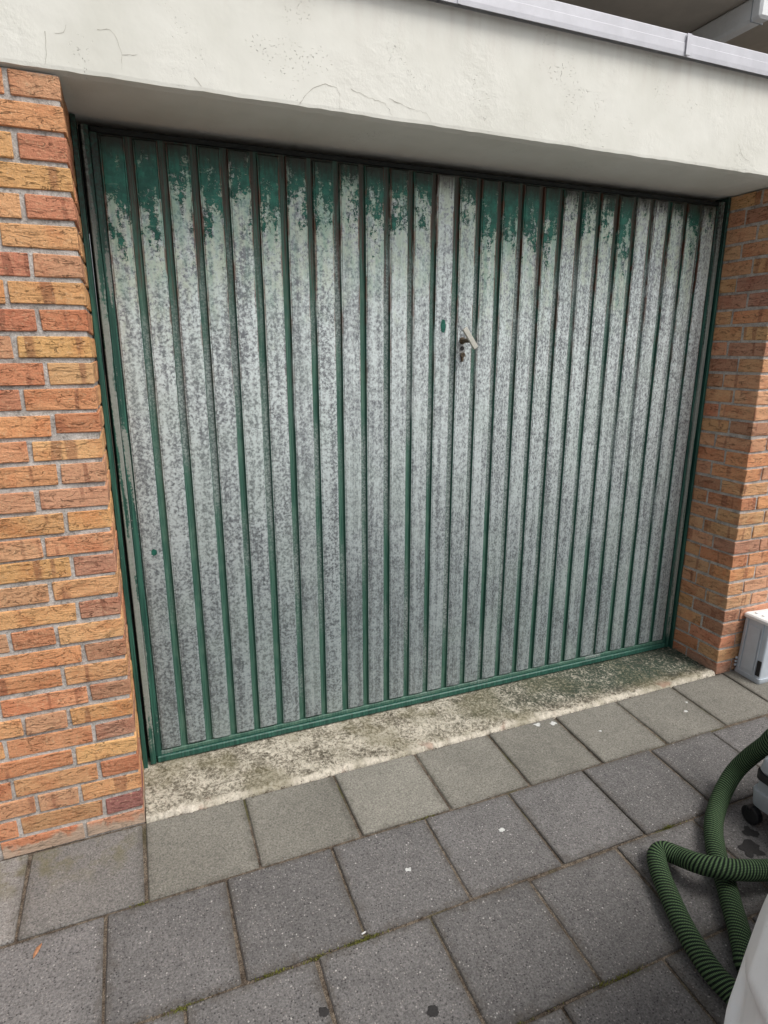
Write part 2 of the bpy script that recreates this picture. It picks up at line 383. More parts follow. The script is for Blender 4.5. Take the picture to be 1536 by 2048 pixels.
def mat_sill():
    t = NT('weathered_threshold'); p = t.pos(); s = t.sep(p); x, y = s[0], s[1]
    w_ = t.vmath('ADD', p, t.scale(t.noisec(p, 24, 3), .035))
    a = t.noise(w_, 88, 5, .78, .3); b = t.noise(p, 13, 4, .6); c = t.noise(p, 4.2, 3); ff = t.noise(p, 260, 3, .7)
    m = t.math('ADD', t.math('MULTIPLY', a, .62), t.math('ADD', t.math('MULTIPLY', b, .28), t.math('MULTIPLY', ff, .10)))
    m = t.math('ADD', m, t.math('MULTIPLY', t.ss(y, .030, .0), .085))           # rubbed bare along the front arris
    m = t.math('SUBTRACT', m, t.math('MULTIPLY', t.ss(x, 1.0, 2.2), t.math('MULTIPLY', t.ss(y, .015, .06), .07)))
    col = t.ramp(m, [(.37, lin(70, 64, 56)), (.44, lin(120, 113, 100)), (.485, lin(160, 153, 138)), (.53, lin(204, 196, 180)), (.62, lin(228, 219, 204))])
    col = t.mix(t.math('MULTIPLY', t.ss(c, .46, .60), .5), col, lin(118, 112, 82))
    dk = t.math('MULTIPLY', t.ss(x, .8, 2.0), t.ss(y, .015, .10))
    col = t.mix(t.math('MULTIPLY', dk, t.math('ADD', .25, t.math('MULTIPLY', t.ss(a, .60, .46), .65))), col, lin(62, 78, 68))
    red = t.math('MULTIPLY', t.ss(t.noise(p, 9, 2), .60, .68), t.ss(y, .05, .0))
    col = t.mix(t.math('MULTIPLY', red, .5), col, lin(156, 104, 84))
    return t.done(col, .95, t.bump(t.math('ADD', a, t.math('ADD', b, t.math('MULTIPLY', ff, .3))), .010), spec=.15)
def mat_hose():
    t = NT('striped_hose_sleeve'); uv = t.n('ShaderNodeTexCoord').outputs['UV']; s = t.sep(uv)
    ph = t.math('ADD', t.math('DIVIDE', s[1], .0086), t.math('MULTIPLY', s[0], 6))
    fr = t.math('FRACT', ph); tri = t.math('ABSOLUTE', t.math('SUBTRACT', fr, .5))
    st = t.ss(tri, .16, .34)
    dots = t.math('ABSOLUTE', t.math('SUBTRACT', t.math('FRACT', t.math('MULTIPLY', s[0], 44)), .5))
    lite = t.mix(t.ss(dots, .1, .4), lin(46, 72, 46), lin(100, 124, 88))
    col = t.mix(st, lin(16, 28, 22), lite)
    nz = t.noise(t.pos(), 30, 3); col = t.mix(t.math('MULTIPLY', t.ss(nz, .5, .8), .25), col, lin(70, 74, 62))
    return t.done(col, .8, t.bump(t.math('ADD', st, t.math('MULTIPLY', dots, .5)), .0022), spec=.2)
def mat_white_panel():
    t = NT('white_bodywork'); p = t.pos(); a = t.noise(p, 9, 4, .6); b = t.noise(p, 130, 3, .75)
    col = t.mix(t.ss(a, .35, .75), (.82, .85, .88, 1), (.78, .81, .84, 1))
    col = t.mix(t.math('MULTIPLY', t.ss(b, .66, .74), .4), col, (.28, .26, .24, 1))
    return t.done(col, .38, t.bump(a, .0008), spec=.5)

BRICK, MORTAR, RENDER, SLAT, GROOVE, RAIL = mat_brick(), mat_mortar(), mat_render(), mat_slat(), mat_groove(), mat_rail()
RAILWORN, JAMB = mat_rail('worn_edge_rail', .40), mat_rail('green_jamb_paint', .70)
SLAB, JOINT, SILL, HOSE, WHITE = mat_slab(), mat_joint(), mat_sill(), mat_hose(), mat_white_panel()
DARK = mat_simple('shade_darkened_steel', lin(22, 26, 25), .7, 0)  # dark frame steel, blackened further to carry the shade above the slats
BLACK = mat_simple('black_plastic', lin(34, 34, 36), .5)
GREY = mat_simple('grey_plastic', lin(150, 156, 162), .5, 0, .07, 25)
PALE = mat_simple('pale_plastic', lin(226, 228, 228), .45, 0, .05, 25)
FLASH = mat_simple('aluminium_edge_trim', lin(196, 196, 202), .45, .15, .06, 18, .0004)
ALU = mat_simple('brushed_aluminium', lin(196, 194, 184), .4, .35, .12, 180)
BRASS = mat_simple('tarnished_metal', lin(104, 92, 76), .45, .6, .4, 200)
SOFFIT = mat_simple('brown_grey_soffit_board', lin(186, 178, 166), .8, 0, .08, 8)
BITUMEN = mat_simple('roofing_felt', lin(96, 95, 94), .9, 0, .2, 60, .002)
CRACK = mat_simple('crack_shadow', lin(158, 153, 142), .95)
CHALK = mat_simple('dried_white_paint', lin(196, 196, 194), .8, 0, .2, 160)
OIL = mat_simple('dark_stain', lin(44, 42, 42), .7, 0, .3, 200)
MOSS = mat_simple('moss_green', lin(112, 114, 52), .95, 0, .5, 200)
TWIG = mat_simple('dry_orange_leaf', lin(168, 120, 88), .8, 0, .3, 200)

# ------------------------------------------------------------------ ground and pavement
gv = [(-40, 12, gz(.30) - .03), (40, 12, gz(.30) - .03), (40, .30, gz(.3) - .03), (40, -40, gz(-40) - .010), (-40, -40, gz(-40) - .010), (-40, .30, gz(.3) - .03)]
gv = [(-40, -40, gz(-40) - .0055), (40, -40, gz(-40) - .0055), (40, 0, -.0055), (-40, 0, -.0055), (40, 40, -.0055), (-40, 40, -.0055)]
struct(obj('ground', gv, [(0, 1, 2, 3), (3, 2, 4, 5)], JOINT))
STREET = mat_simple('street_concrete', lin(138, 134, 130), .9, 0, .2, 30, .002)
struct(obj('street', [(-20, -2.69, gz(-2.69) - .003), (-20, -20, gz(-20) - .003), (20, -20, gz(-20) - .003), (20, -2.69, gz(-2.69) - .003)], [(0, 1, 2, 3)], STREET))
pavement = thing('pavement', None, None, (0, 0, 0), kind='structure')
# rows of slabs: (y of far joint, y of near joint, x of one cross joint, spacing, colour, aggregate)
rows = [(-.001, -.279, -.007, .2985), (-.279, -.574, -.103, .2993), (-.574, -.877, .063, .3030), (-.877, -1.178, .250, .3000), (-1.178, -1.48, .10, .30),
        (-1.48, -1.78, -.04, .30), (-1.78, -2.08, .11, .30), (-2.08, -2.38, .26, .30), (-2.38, -2.68, .12, .30)]
rs = random.Random(3)
for ri, (ya, yb, xo, pt) in enumerate(rows):
    k0 = int(math.floor((-1.3 - xo) / pt)); k1 = int(math.ceil((3.7 - xo) / pt))
    for k in range(k0, k1):
        g = .0036
        gl = .0042 if abs(xo + k * pt + .007) > .02 or ri else .0062; gr = .0042
        xa, xb = xo + k * pt + gl, xo + (k + 1) * pt - gr
        y0, y1 = yb + g, ya - (g if ri else .002)
        cx, cy = (xa + xb) / 2, (y0 + y1) / 2
        hx, hy = (xb - xa) / 2, (y1 - y0) / 2
        v, fc = cbox(-hx, hx, -hy, hy, -.04, 0, .0034, .0020, rs)
        o = obj('paving_slab', v, fc, SLAB, pavement)
        o.location = (cx, cy, gz(cy) + rs.uniform(-.0018, .0018))
        o.rotation_euler = (math.atan(SLOPE) + rs.uniform(-.005, .005), rs.uniform(-.005, .005), rs.uniform(-.006, .006))
        if ri == 0 and cx > 0:
            b = rs.uniform(.94, 1.06) * (1 if cx < 1.5 else .86); o.color = (.184 * b, .175 * b, .152 * b, .34)
        elif ri == 0:
            b = rs.uniform(.95, 1.05); o.color = (.200 * b, .190 * b, .180 * b, .7)
        else:
            b = rs.uniform(.84, 1.14); o.color = (.136 * b, .130 * b, .128 * b, 1)

# ------------------------------------------------------------------ brick piers
PAL = {'Y': (236, 182, 128), 'O': (232, 168, 124), 'R': (212, 146, 112), 'P': (220, 166, 130), 'M': (196, 146, 120), 'D': (172, 118, 106),
       'T': (224, 174, 132), 'B': (234, 178, 126), 'K': (216, 166, 118)}
rb = random.Random(11)
def brick(parent, x0, x1, y0, y1, k, code):
    z1 = ZL - .003 - k * H + rb.uniform(-.0012, .0008); z0 = z1 - .0508 + rb.uniform(-.0012, .0016)
    j = rb.uniform
    hx, hy, hz = (x1 - x0) / 2, (y1 - y0) / 2, (z1 - z0) / 2
    v, fc = cbox(-hx, hx, -hy, hy, -hz, hz, rb.uniform(.0012, .0026), .0017, rb)
    o = obj('brick', v, fc, BRICK, parent)
    o.location = ((x0 + x1) / 2, (y0 + y1) / 2 + j(-.0012, .0012), (z0 + z1) / 2 + j(-.0012, .0012))
    o.rotation_euler = (j(-.012, .012), j(-.006, .006), j(-.006, .006))
    c = lin(*PAL[code], .95); m = j(.9, 1.08); o.color = (c[0] * m, c[1] * m * j(.96, 1.04), c[2] * m * j(.92, 1.08), 1)
    return o
J = .0052
def pier_codes(): return rb.choice('YYYOOOBTTPRMK')
lp = thing('brick_pier', 'orange and red brick pier left of the green garage door', 'wall', (0, 0, 0))
obj('mortar', *cbox(-1.55, -.0045, .0045, .36, -.12, ZL - .002, .002), MORTAR, lp)
LC = 'PORYRYPBRYTORYPPYOMBMYMYMBMYRYDP'
L2 = {8: 'R', 10: 'R', 12: 'O', 13: 'O', 14: 'O', 15: 'P', 17: 'P', 18: 'Y', 19: 'P', 20: 'Y', 21: 'R', 22: 'O', 24: 'O', 25: 'P', 26: 'O', 28: 'K', 30: 'K', 6: 'R', 4: 'Y', 2: 'Y'}
for k in range(32):
    x = 0.0
    if k % 2 == 0: seq = [.105, .2165] + [.2165] * 6; dy = .160
    else: seq = [.162] + ([.109] if k in (21, 25, 13, 5, 29) else [.216]) + [.2165] * 6; dy = .105
    for i, wd in enumerate(seq):
        x1 = x - J * (1 if i else 0); x0 = x - wd + J
        if x0 < -1.5: break
        code = LC[k] if i == 0 else (L2.get(k) if i == 1 and k in L2 else pier_codes())
        brick(lp, x0, x1, 0, dy - J if i == 0 else .06, k, code)
        x -= wd
    brick(lp, -.06, 0, dy + J, .33, k, pier_codes())
rp = thing('brick_pier', 'brick pier right of the garage door with its shaded side towards the door', 'wall', (W, 0, 0))
o = obj('mortar', *cbox(.0045, 1.25, .0045, .36, -.12, ZL - .002, .002), MORTAR, rp)
for k in range(32):
    x = 0.0
    if k % 2: seq = [.092, .2165, .2165, .2165, .2165, .2165]; dy = .166
    else: seq = [.148, .109 if k % 4 else .2165, .2165, .2165, .2165, .2165]; dy = .108
    for i, wd in enumerate(seq):
        x0 = x + J * (1 if i else 0); x1 = x + wd - J
        if x1 > 1.22: break
        brick(rp, x0, x1, 0, dy - J if i == 0 else .06, k, rb.choice('PPRTOTPMM'))
        x += wd
    brick(rp, 0, .06, dy + J, .33, k, rb.choice('PRTTPKMM'))

# ------------------------------------------------------------------ lintel with its metal edge trim
lt = thing('concrete_lintel', 'cream painted concrete lintel over the garage door', 'lintel', (0, 0, ZL))
lv = MB(); NXL, x_a, x_b = 180, -1.6, 3.6
yf = -.007
def fz(x): return ZL + .0022 * noise.noise(Vector((x * 7, 3, 0))) + .0014 * noise.noise(Vector((x * 31, 5, 0)))
prof = lambda x: [(.37, fz(x) - ZL + .0), (.015 + .003 * noise.noise(Vector((x * 20, 1, 1))), fz(x) - ZL), (yf + .001, fz(x) - ZL + .004 + .002 * noise.noise(Vector((x * 26, 7, 2)))), (yf, fz(x) - ZL + .012), (yf, .290), (.37, .290)]
for i in range(NXL + 1):
    x = x_a + (x_b - x_a) * i / NXL
    for (y, z) in prof(x): lv.v.append((x, y, z))
for i in range(NXL):
    for j in range(6): lv.f.append((i * 6 + j, i * 6 + (j + 1) % 6, (i + 1) * 6 + (j + 1) % 6, (i + 1) * 6 + j))
lv.f += [tuple(range(6)), tuple(NXL * 6 + j for j in range(6))]
lv.build('beam', RENDER, lt)
cracks = [[(-.017, 2.04), (-.019, 2.012), (-.024, 1.978)],
          [(.542, 1.975), (.561, 1.999), (.578, 2.014), (.611, 2.028), (.641, 2.023), (.648, 2.01), (.648, 1.975)],
          [(.678, 2.026), (.719, 2.014), (.773, 2.006), (.795, 1.978)], [(.088, 2.06), (.114, 2.064), (.128, 2.045), (.133, 2.026), (.131, 1.99)],
          [(.002, 2.039), (.019, 2.043), (.026, 2.059)], [(.289, 1.996), (.304, 1.98)], [(2.056, 2.05), (2.087, 2.015), (2.12, 2.006)],
          [(.135, 2.019), (.167, 2.024)], [(.784, 2.018), (.848, 2.002), (.893, 1.998), (.909, 1.976)]]
rc = random.Random(5)
for cr in cracks:
    pts = [Vector((cr[0][0], 0, cr[0][1]))]
    for a, b in zip(cr[:-1], cr[1:]):
        n = max(2, int(math.dist(a, b) / .008))
        for i in range(1, n + 1):
            t_ = i / n; jx = rc.uniform(-.0022, .0022) if i < n else 0
            pts.append(Vector((a[0] + (b[0] - a[0]) * t_ + jx, 0, a[1] + (b[1] - a[1]) * t_ + jx * .7)))
    m = MB()
    for i, p in enumerate(pts):
        q = pts[min(i + 1, len(pts) - 1)] - pts[max(i - 1, 0)]; nn = Vector((-q.z, 0, q.x)).normalized()
        wd = .00034 * (1.5 - i / len(pts)) * (.5 + abs(noise.noise(Vector((p.x * 60, p.z * 60, 0)))) * 2)
        for s_ in (-1, 1): m.v.append((p.x + nn.x * wd * s_, yf - .0006, p.z + nn.z * wd * s_ - ZL))
    m.f = [(2 * i, 2 * i + 1, 2 * i + 3, 2 * i + 2) for i in range(len(pts) - 1)]
    m.build('hairline_crack', CRACK, lt)
tr = thing('edge_trim', 'pale grey metal edge trim along the top of the cream lintel', 'trim', (0, -.04, 2.250))
def trim(name, x0, x1, off):
    m = MB(); pr = [(-.030 - off, 0), (-.0312 - off, .012), (-.0312 - off, .034), (-.0298 - off, .0355), (-.030 - off, .058), (-.026 - off, .062), (.16, .066), (.16, .062), (-.0275, .058), (-.0275, .002), (-.0285, 0)]
    for x in (x0, x1):
        for (y, z) in pr: m.v.append((x, y + .04 - .003, z + .001))
    n = len(pr); m.f = [(j, (j + 1) % n, n + (j + 1) % n, n + j) for j in range(n)] + [tuple(range(n)), tuple(n + j for j in range(n))]
    return m.build(name, FLASH, tr)
trim('trim_length', -1.6, .966, 0); trim('trim_length', .968, 1.760, .0008); trim('trim_length', 1.762, 3.6, 0)
obj('joint_cover', *cbox(1.752, 1.770, -.0005, .003, .003, .060, .0008), FLASH, tr)
trim('joint_cover', .9655, .975, .0016)
struct(obj('flat_roof', *cbox(-1.6, 3.6, .20, 4.0, 2.268, 2.300, .004), BITUMEN))

# ------------------------------------------------------------------ balcony above
bal = thing('balcony', 'dark underside of the balcony above the flat garage roof', 'balcony', (2.0, .5, 2.9))
obj('soffit', *cbox(-4.5, 3.5, .14, 3.4, 0, .2, .004), SOFFIT, bal)
obj('fascia', *cbox(-4.5, 3.5, .11, .137, -.005, .21, .003), FLASH, bal)
bm_ = MB().box(.800, .872, .105, 2.5, -.10, -.003, .010)
bm = bm_.build('support_beam', PALE, bal); obj('beam_joint', *cbox(.7985, .8735, .150, .155, -.1015, -.003, .0006), GREY, bm)
obj('rear_wall', *cbox(-4.5, 3.5, 2.5, 2.7, -.63, -.004, .004), SOFFIT, bal)

# ------------------------------------------------------------------ threshold
m = MB(); NX, NY = 640, 36
def fbm(x, y, s, z=0): return noise.noise(Vector((x * s, y * s, z)))
for i in range(NX + 1):
    x = .002 + (W - .004) * i / NX
    yfr = -.003 + .007 * fbm(x, 0, 9) + .009 * fbm(x, 3, 34) + .007 * fbm(x, 9, 95)
    for j in range(NY + 1):
        t_ = (j / NY) ** 1.5; y = yfr + (.34 - yfr) * t_; dd = y - yfr
        er = min(1, dd / (.005 + .010 * (.5 + fbm(x, 2, 22))))
        z = -.004 + (.014 + .004 * fbm(x, y, 5)) * (er ** .6) + (.0022 * fbm(x, y, 26) + .0026 * fbm(x, y, 80, 4) + .0016 * fbm(x, y, 170, 6)) * (1.6 if dd < .06 else .8) + .010 * max(0, (y - .05) / .25)
        m.v.append((x, y, z))
for i in range(NX):
    for j in range(NY): a = i * (NY + 1) + j; m.f.append((a, a + 1, a + NY + 2, a + NY + 1))
b0 = len(m.v)
for i in range(NX + 1): p = m.v[i * (NY + 1)]; m.v.append((p[0], p[1], -.05))
for i in range(NX): m.f.append((i * (NY + 1), (i + 1) * (NY + 1), b0 + i + 1, b0 + i))
th = m.build('door_threshold', SILL, None, True)
tag(th, 'crumbling mossy concrete threshold strip below the garage door', 'threshold')

# ------------------------------------------------------------------ fixed door frame
df = thing('door_frame', 'dark green steel frame fixed around the garage door opening', 'door frame', (0, .25, 0))
obj('jamb', *cbox(.001, .0145, -.012, .055, .010, ZL - .004, .0015), JAMB, df)
obj('jamb', *cbox(W - .0125, W - .001, -.012, .055, .010, ZL - .004, .0015), JAMB, df)
obj('header', *cbox(.0155, W - .0135, .062, .10, 1.885, ZL - .004, .003), DARK, df)
obj('added_backing', *cbox(.0155, W - .0135, .042, .047, .012, 1.9, .001), DARK, df)  # added dark sheet that keeps bright sky out of the door gaps

# ------------------------------------------------------------------ garage door leaf
gd = thing('garage_door', 'up-and-over garage door of vertical slats with peeling green paint', 'garage door', (0, YD, 0))
XL, XR, ZB, ZT = .0235, 2.3225, .062, 1.927
obj('back_sheet', [(.05, .012, .03), (2.30, .012, .03), (2.30, .012, 1.94), (.05, .012, 1.94)], [(0, 1, 2, 3)], GROOVE, gd)
sec = [(-.0328, .0122), (-.0312, .0045), (-.0306, .0028), (-.0272, .0026), (-.0258, .0004), (-.016, -.0003), (0, -.0006), (.016, -.0003), (.0258, .0004), (.0272, .0026), (.0306, .0028), (.0312, .0045), (.0328, .0122)]
hz = (ZT - ZB) / 2; m = MB(); ns = len(sec)
rings = [(-hz, .0122, 1.0), (-hz + .0015, .5, 1), (-hz + .006, None, 1)] + [(-hz + .006 + (2 * hz - .012) * i / 8, None, 1) for i in range(1, 9)] + [(hz - .0015, .5, 1), (hz, .0122, 1)]
for z, yy, s_ in rings:
    for (x, y) in sec:
        if yy is None: m.v.append((x, y, z))
        elif yy == .5: m.v.append((x * .99, max(y, .0045), z))
        else: m.v.append((x * .985, .0122, z))
for i in range(len(rings) - 1):
    for j in range(ns - 1): a = i * ns + j; m.f.append((a, a + 1, a + ns + 1, a + ns))
PAINT = [.95, .95, .75, .8, .6, .85, .65, .75, .55, .7, .65, .6, .12, .5, .9, .8, .75, .8, .25, .45, .5, .85, .12, .1, .4, .55, .15]   # how much green paint each slat kept
slat0 = None; rsl = random.Random(21)
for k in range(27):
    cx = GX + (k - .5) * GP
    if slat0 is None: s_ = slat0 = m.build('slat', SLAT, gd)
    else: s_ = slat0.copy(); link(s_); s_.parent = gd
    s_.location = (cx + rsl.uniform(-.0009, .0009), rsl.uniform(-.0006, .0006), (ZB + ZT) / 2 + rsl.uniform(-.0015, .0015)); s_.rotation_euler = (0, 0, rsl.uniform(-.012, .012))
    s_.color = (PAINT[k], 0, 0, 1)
for nm, xa, xb in (('side_rail', XL, .0420), ('side_rail', 2.3055, XR)):
    q = MB().box(xa, xb, -.006, .03, .022, 1.944, .002).build(nm, RAILWORN, gd)
MB().box(.0430, .0610, .0012, .0115, .044, 1.93, .0015).build('side_strip', RAIL, gd)
MB().box(2.2925, 2.3045, .0012, .0115, .044, 1.93, .0015).build('side_strip', RAIL, gd)
MB().box(.0455, 2.3025, -.005, .03, .022, .045, .003).build('bottom_rail', RAIL, gd)
MB().box(.0455, 2.3025, .003, .011, .0455, .060, .002).build('bottom_lip', GROOVE, gd)
MB().box(.0455, 2.3025, .004, .030, 1.9305, 1.944, .002).build('top_rail', DARK, gd)
# handle and lock on the fourteenth slat
hd = obj('handle', *cbox(-.040, .040, -.005, .005, -.0095, .0095, .002), ALU, gd)
hd.location = (1.169, -.054, 1.417); hd.rotation_euler = (0, math.radians(54), 0)
def disc(name, x, z, y0, y1, r_, mat, parent, seg=20, r1=None):
    mm = MB(); r1 = r1 or r_
    for (yy, rr) in ((y0, r1), (y1, r_)):
        for i in range(seg): a = 2 * math.pi * i / seg; mm.v.append((x + rr * math.cos(a), yy, z + rr * math.sin(a)))
    mm.f = [(i, (i + 1) % seg, seg + (i + 1) % seg, seg + i) for i in range(seg)] + [tuple(range(seg)), tuple(seg + i for i in range(seg))]
    return mm.build(name, mat, parent)
disc('spindle', 1.169, 1.410, -.050, .002, .0075, BRASS, gd)
disc('rosette', 1.169, 1.410, -.006, -.0006, .0125, BRASS, gd, r1=.0105)
disc('screw_hole', 1.168, 1.384, -.0022, -.0006, .0075, BLACK, gd)
disc('lock_cylinder', 1.169, 1.362, -.009, -.0006, .0085, BRASS, gd)
MB().box(1.1645, 1.1735, -.0075, -.0006, 1.339, 1.3575, .002).build('lock_cylinder', BRASS, gd)
MB().box(1.1682, 1.1700, -.0105, -.0092, 1.355, 1.368, .0004).build('key_slot', BLACK, gd)

# ------------------------------------------------------------------ hose, extractor, box, bodywork at the right
def hose(path, name, label):
    P = catmull(path, 14); v, fc, uv = tube(P, .0265, 20)
    me = bpy.data.meshes.new(name); me.from_pydata(v, [], fc); me.update()
    ul = me.uv_layers.new(name='UVMap'); li = 0
    for q in uv:
        for c_ in q: ul.data[li].uv = c_; li += 1
    me.materials.append(HOSE); me.polygons.foreach_set('use_smooth', [True] * len(me.polygons))
    o = bpy.data.objects.new(name, me); link(o); return tag(o, label, 'hose')
h1 = [(1.930, -.735, .275), (1.870, -.672, .268), (1.832, -.628, .236), (1.818, -.604, .184), (1.813, -.565, .116), (1.788, -.542, .052), (1.719, -.562, .014), (1.637, -.606, -.006), (1.572, -.654, -.009), (1.517, -.710, -.013), (1.480, -.758, -.016),
      (1.441, -.810, -.019), (1.403, -.858, -.022), (1.364, -.909, -.025), (1.330, -.950, -.028), (1.301, -.990, -.030)]
h2 = [(1.86, -.93, -.02), (1.76, -.88, -.022), (1.658, -.856, -.005), (1.559, -.839, .020), (1.477, -.826, .038), (1.423, -.802, .042), (1.391, -.760, .030), (1.382, -.705, .008), (1.363, -.667, .000), (1.334, -.671, -.006), (1.306, -.711, -.012),
      (1.272, -.779, -.016), (1.242, -.849, -.021), (1.223, -.910, -.024), (1.213, -.969, -.028), (1.217, -1.018, -.031)]
loop = [(1.222, -1.07, -.034), (1.245, -1.15, -.039), (1.29, -1.17, -.040), (1.325, -1.13, -.037), (1.320, -1.06, -.034)]
hose(h2 + loop + list(reversed(h1)), 'vacuum_hose', 'green and black striped vacuum hose looped on the paving')
ex = thing('dust_extractor', 'grey dust extractor with black band and caster at the right edge', 'dust extractor', (1.73, -.632, 0))
def rbox(x0, x1, y0, y1, zs, rad, name, mat, parent, seg=6):
    """rounded-plan body lofted through (z, inset) stations"""
    mm = MB(); n = 4 * (seg + 1)
    for z, ins in zs:
        r_ = max(.004, rad - ins * .5); a0, a1, b0, b1 = x0 + ins, x1 - ins, y0 + ins, y1 - ins
        for ci, (cx, cy) in enumerate(((a1 - r_, b1 - r_), (a0 + r_, b1 - r_), (a0 + r_, b0 + r_), (a1 - r_, b0 + r_))):
            for s_ in range(seg + 1):
                an = math.pi / 2 * (ci + s_ / seg); mm.v.append((cx + r_ * math.cos(an), cy + r_ * math.sin(an), z))
    for i in range(len(zs) - 1):
        for j in range(n): mm.f.append((i * n + j, i * n + (j + 1) % n, (i + 1) * n + (j + 1) % n, (i + 1) * n + j))
    mm.f += [tuple(range(n)), tuple((len(zs) - 1) * n + j for j in range(n))]
    o = mm.build(name, mat, parent, True)
    md = o.modifiers.new('edges', 'EDGE_SPLIT'); md.split_angle = math.radians(38)
    return o
rbox(0, .37, -.44, 0, [(.022, .012), (.028, .004), (.075, 0), (.081, .002), (.083, .008), (.118, .011)], .03, 'tub', GREY, ex)
rbox(0, .37, -.44, 0, [(.1185, .012), (.119, .003), (.142, .003), (.1425, .012)], .03, 'band', BLACK, ex)
rbox(0, .37, -.44, 0, [(.143, .010), (.150, .006), (.185, .012), (.197, .024), (.200, .034)], .035, 'head', GREY, ex)
rbox(.05, .33, -.40, -.03, [(.2005, .004), (.215, .004), (.219, .010)], .03, 'top_tray', BLACK, ex)
rbox(.04, .33, -.40, -.04, [(-.012, .01), (.0215, .0)], .03, 'base', BLACK, ex)
def wheel(x, y, parent):
    mm = MB(); sg = 20
    for (xx, rr) in ((-.011, .024), (-.009, .029), (.009, .029), (.011, .024)):
        for i in range(sg): a = 2 * math.pi * i / sg; mm.v.append((x + xx, y + rr * math.cos(a), -.008 + rr * math.sin(a) + 0))
    mm.f = [(r_ * sg + i, r_ * sg + (i + 1) % sg, (r_ + 1) * sg + (i + 1) % sg, (r_ + 1) * sg + i) for r_ in range(3) for i in range(sg)] + [tuple(range(sg)), tuple(3 * sg + i for i in range(sg))]
    o = mm.build('caster', BLACK, parent); mm2 = MB().box(x - .016, x + .016, y - .004, y + .012, .004, .022, .003); mm2.build('fork', BLACK, o); return o
wheel(.006, -.020, ex); wheel(.35, -.02, ex); wheel(.006, -.40, ex); wheel(.35, -.40, ex)

BOXG = mat_simple('box_plastic', lin(186, 194, 202), .5, 0, .05, 25)
bx = thing('storage_box', 'light grey plastic tool box standing upright against the right brick pier', 'box', (2.448, -.004, 0))
bx.rotation_euler = (0, math.radians(3.0), 0)
BW, BD, BH = .40, .123, .262
rbox(0, BW, -BD, 0, [(-.006, .004), (0, 0), (.018, 0), (.0182, .0035), (BH, .0035)], .010, 'body', BOXG, bx, 3)
rbox(-.003, BW + .003, -BD - .003, .003, [(BH + .0005, 0), (BH + .012, 0), (BH + .018, .005), (BH + .0185, .008)], .012, 'lid', PALE, bx, 3)
MB().box(-.0005, .0034, -.086, -.030, .035, BH - .025, .0014).build('side_panel', BOXG, bx)
MB().box(-.0015, .0032, -.024, -.0185, .02, BH - .004, .001).build('side_rib', BOXG, bx)
MB().box(-.0015, .0032, -.0955, -.090, .02, BH - .004, .001).build('side_rib', BOXG, bx)
MB().box(-.0012, .0032, -.117, -.099, .030, .098, .001).build('recess', BLACK, bx)
for i in range(3): MB().box(-.008, .0033, -.010, -.002, .028 + i * .017, .038 + i * .017, .002).build('hinge_knuckle', BOXG, bx)
for i in range(3): MB().box(.03, BW - .03, -.10 + i * .032, -.088 + i * .032, BH + .0188, BH + .0235, .0015).build('lid_rib', PALE, bx)
MB().box(.06, .17, -BD - .004, -BD + .002, .10, .20, .002).build('front_label_panel', PALE, bx)

# white vehicle corner: lofted bumper with a creased facet
vb = thing('bumper_and_sky_blocker', 'white painted bumper corner of a parked vehicle at the bottom right, unseen tall body added to block sky', 'vehicle', (1.2, -1.6, 0))
path = catmull([(.62, -2.6, 0), (.56, -2.2, 0), (.53, -1.80, 0), (.575, -1.52, 0), (.66, -1.365, 0), (.779, -1.277, 0), (.86, -1.234, 0), (.963, -1.184, 0), (1.035, -1.156, 0), (1.15, -1.125, 0), (1.4, -1.095, 0), (1.8, -1.08, 0), (2.3, -1.10, 0), (2.5, -1.2, 0), (2.6, -1.5, 0)], 12)
st = [(.17, .075), (.20, .04), (.26, .022), (.33, .010), (.39, .003), (.45, 0), (.49, .004), (.53, .018), (.57, .045), (.60, .09), (.64, .20), (.68, .42)]
zs = []
for a, b in zip(st[:-1], st[1:]):
    for i in range(8): t_ = i / 8; zs.append((a[0] + (b[0] - a[0]) * t_, a[1] + (b[1] - a[1]) * t_))
zs.append(st[-1]); nz = len(zs); m = MB()
for i, p in enumerate(path):
    tdir = (path[min(i + 1, len(path) - 1)] - path[max(i - 1, 0)]).normalized(); nrm = Vector((-tdir.y, tdir.x, 0))
    for (z, ins) in zs:
        # creased facet that widens away from a point on the corner
        sl_ = (.905 - p.x) * .89 + (-1.218 - p.y) * .46; dp = 0
        if sl_ > 0:
            lo_, hi_ = .462 - .10 * sl_, .470 + .45 * sl_
            if lo_ < z < hi_: dp = min(.016, .16 * sl_) * min(1, (z - lo_) / .010) * min(1, (hi_ - z) / .012)
        ins = ins + dp
        m.v.append((p.x - 1.2 - nrm.x * ins, p.y + 1.6 - nrm.y * ins, z))
for i in range(len(path) - 1):
    for j in range(nz - 1): a = i * nz + j; m.f.append((a, a + 1, a + nz + 1, a + nz))
bp_ = m.build('bumper', WHITE, vb, True)
GLASS = mat_simple('dark_windscreen', lin(30, 36, 40), .08, 0, .1, 20, 0, .6)
def extr(prof, x0, x1, taper, name, mat):
    mm = MB(); n = len(prof)
    for x, k in ((x0, taper), (x0 + .05, 0), (x1 - .05, 0), (x1, taper)):
        for (y, z) in prof: mm.v.append((x - 1.2, y + 1.6 - k * .5, z - k * (1 if z > .8 else 0)))
    for i in range(3):
        for j in range(n): mm.f.append((i * n + j, i * n + (j + 1) % n, (i + 1) * n + (j + 1) % n, (i + 1) * n + j))
    mm.f += [tuple(range(n)), tuple(3 * n + j for j in range(n))]
    return mm.build(name, mat, vb)
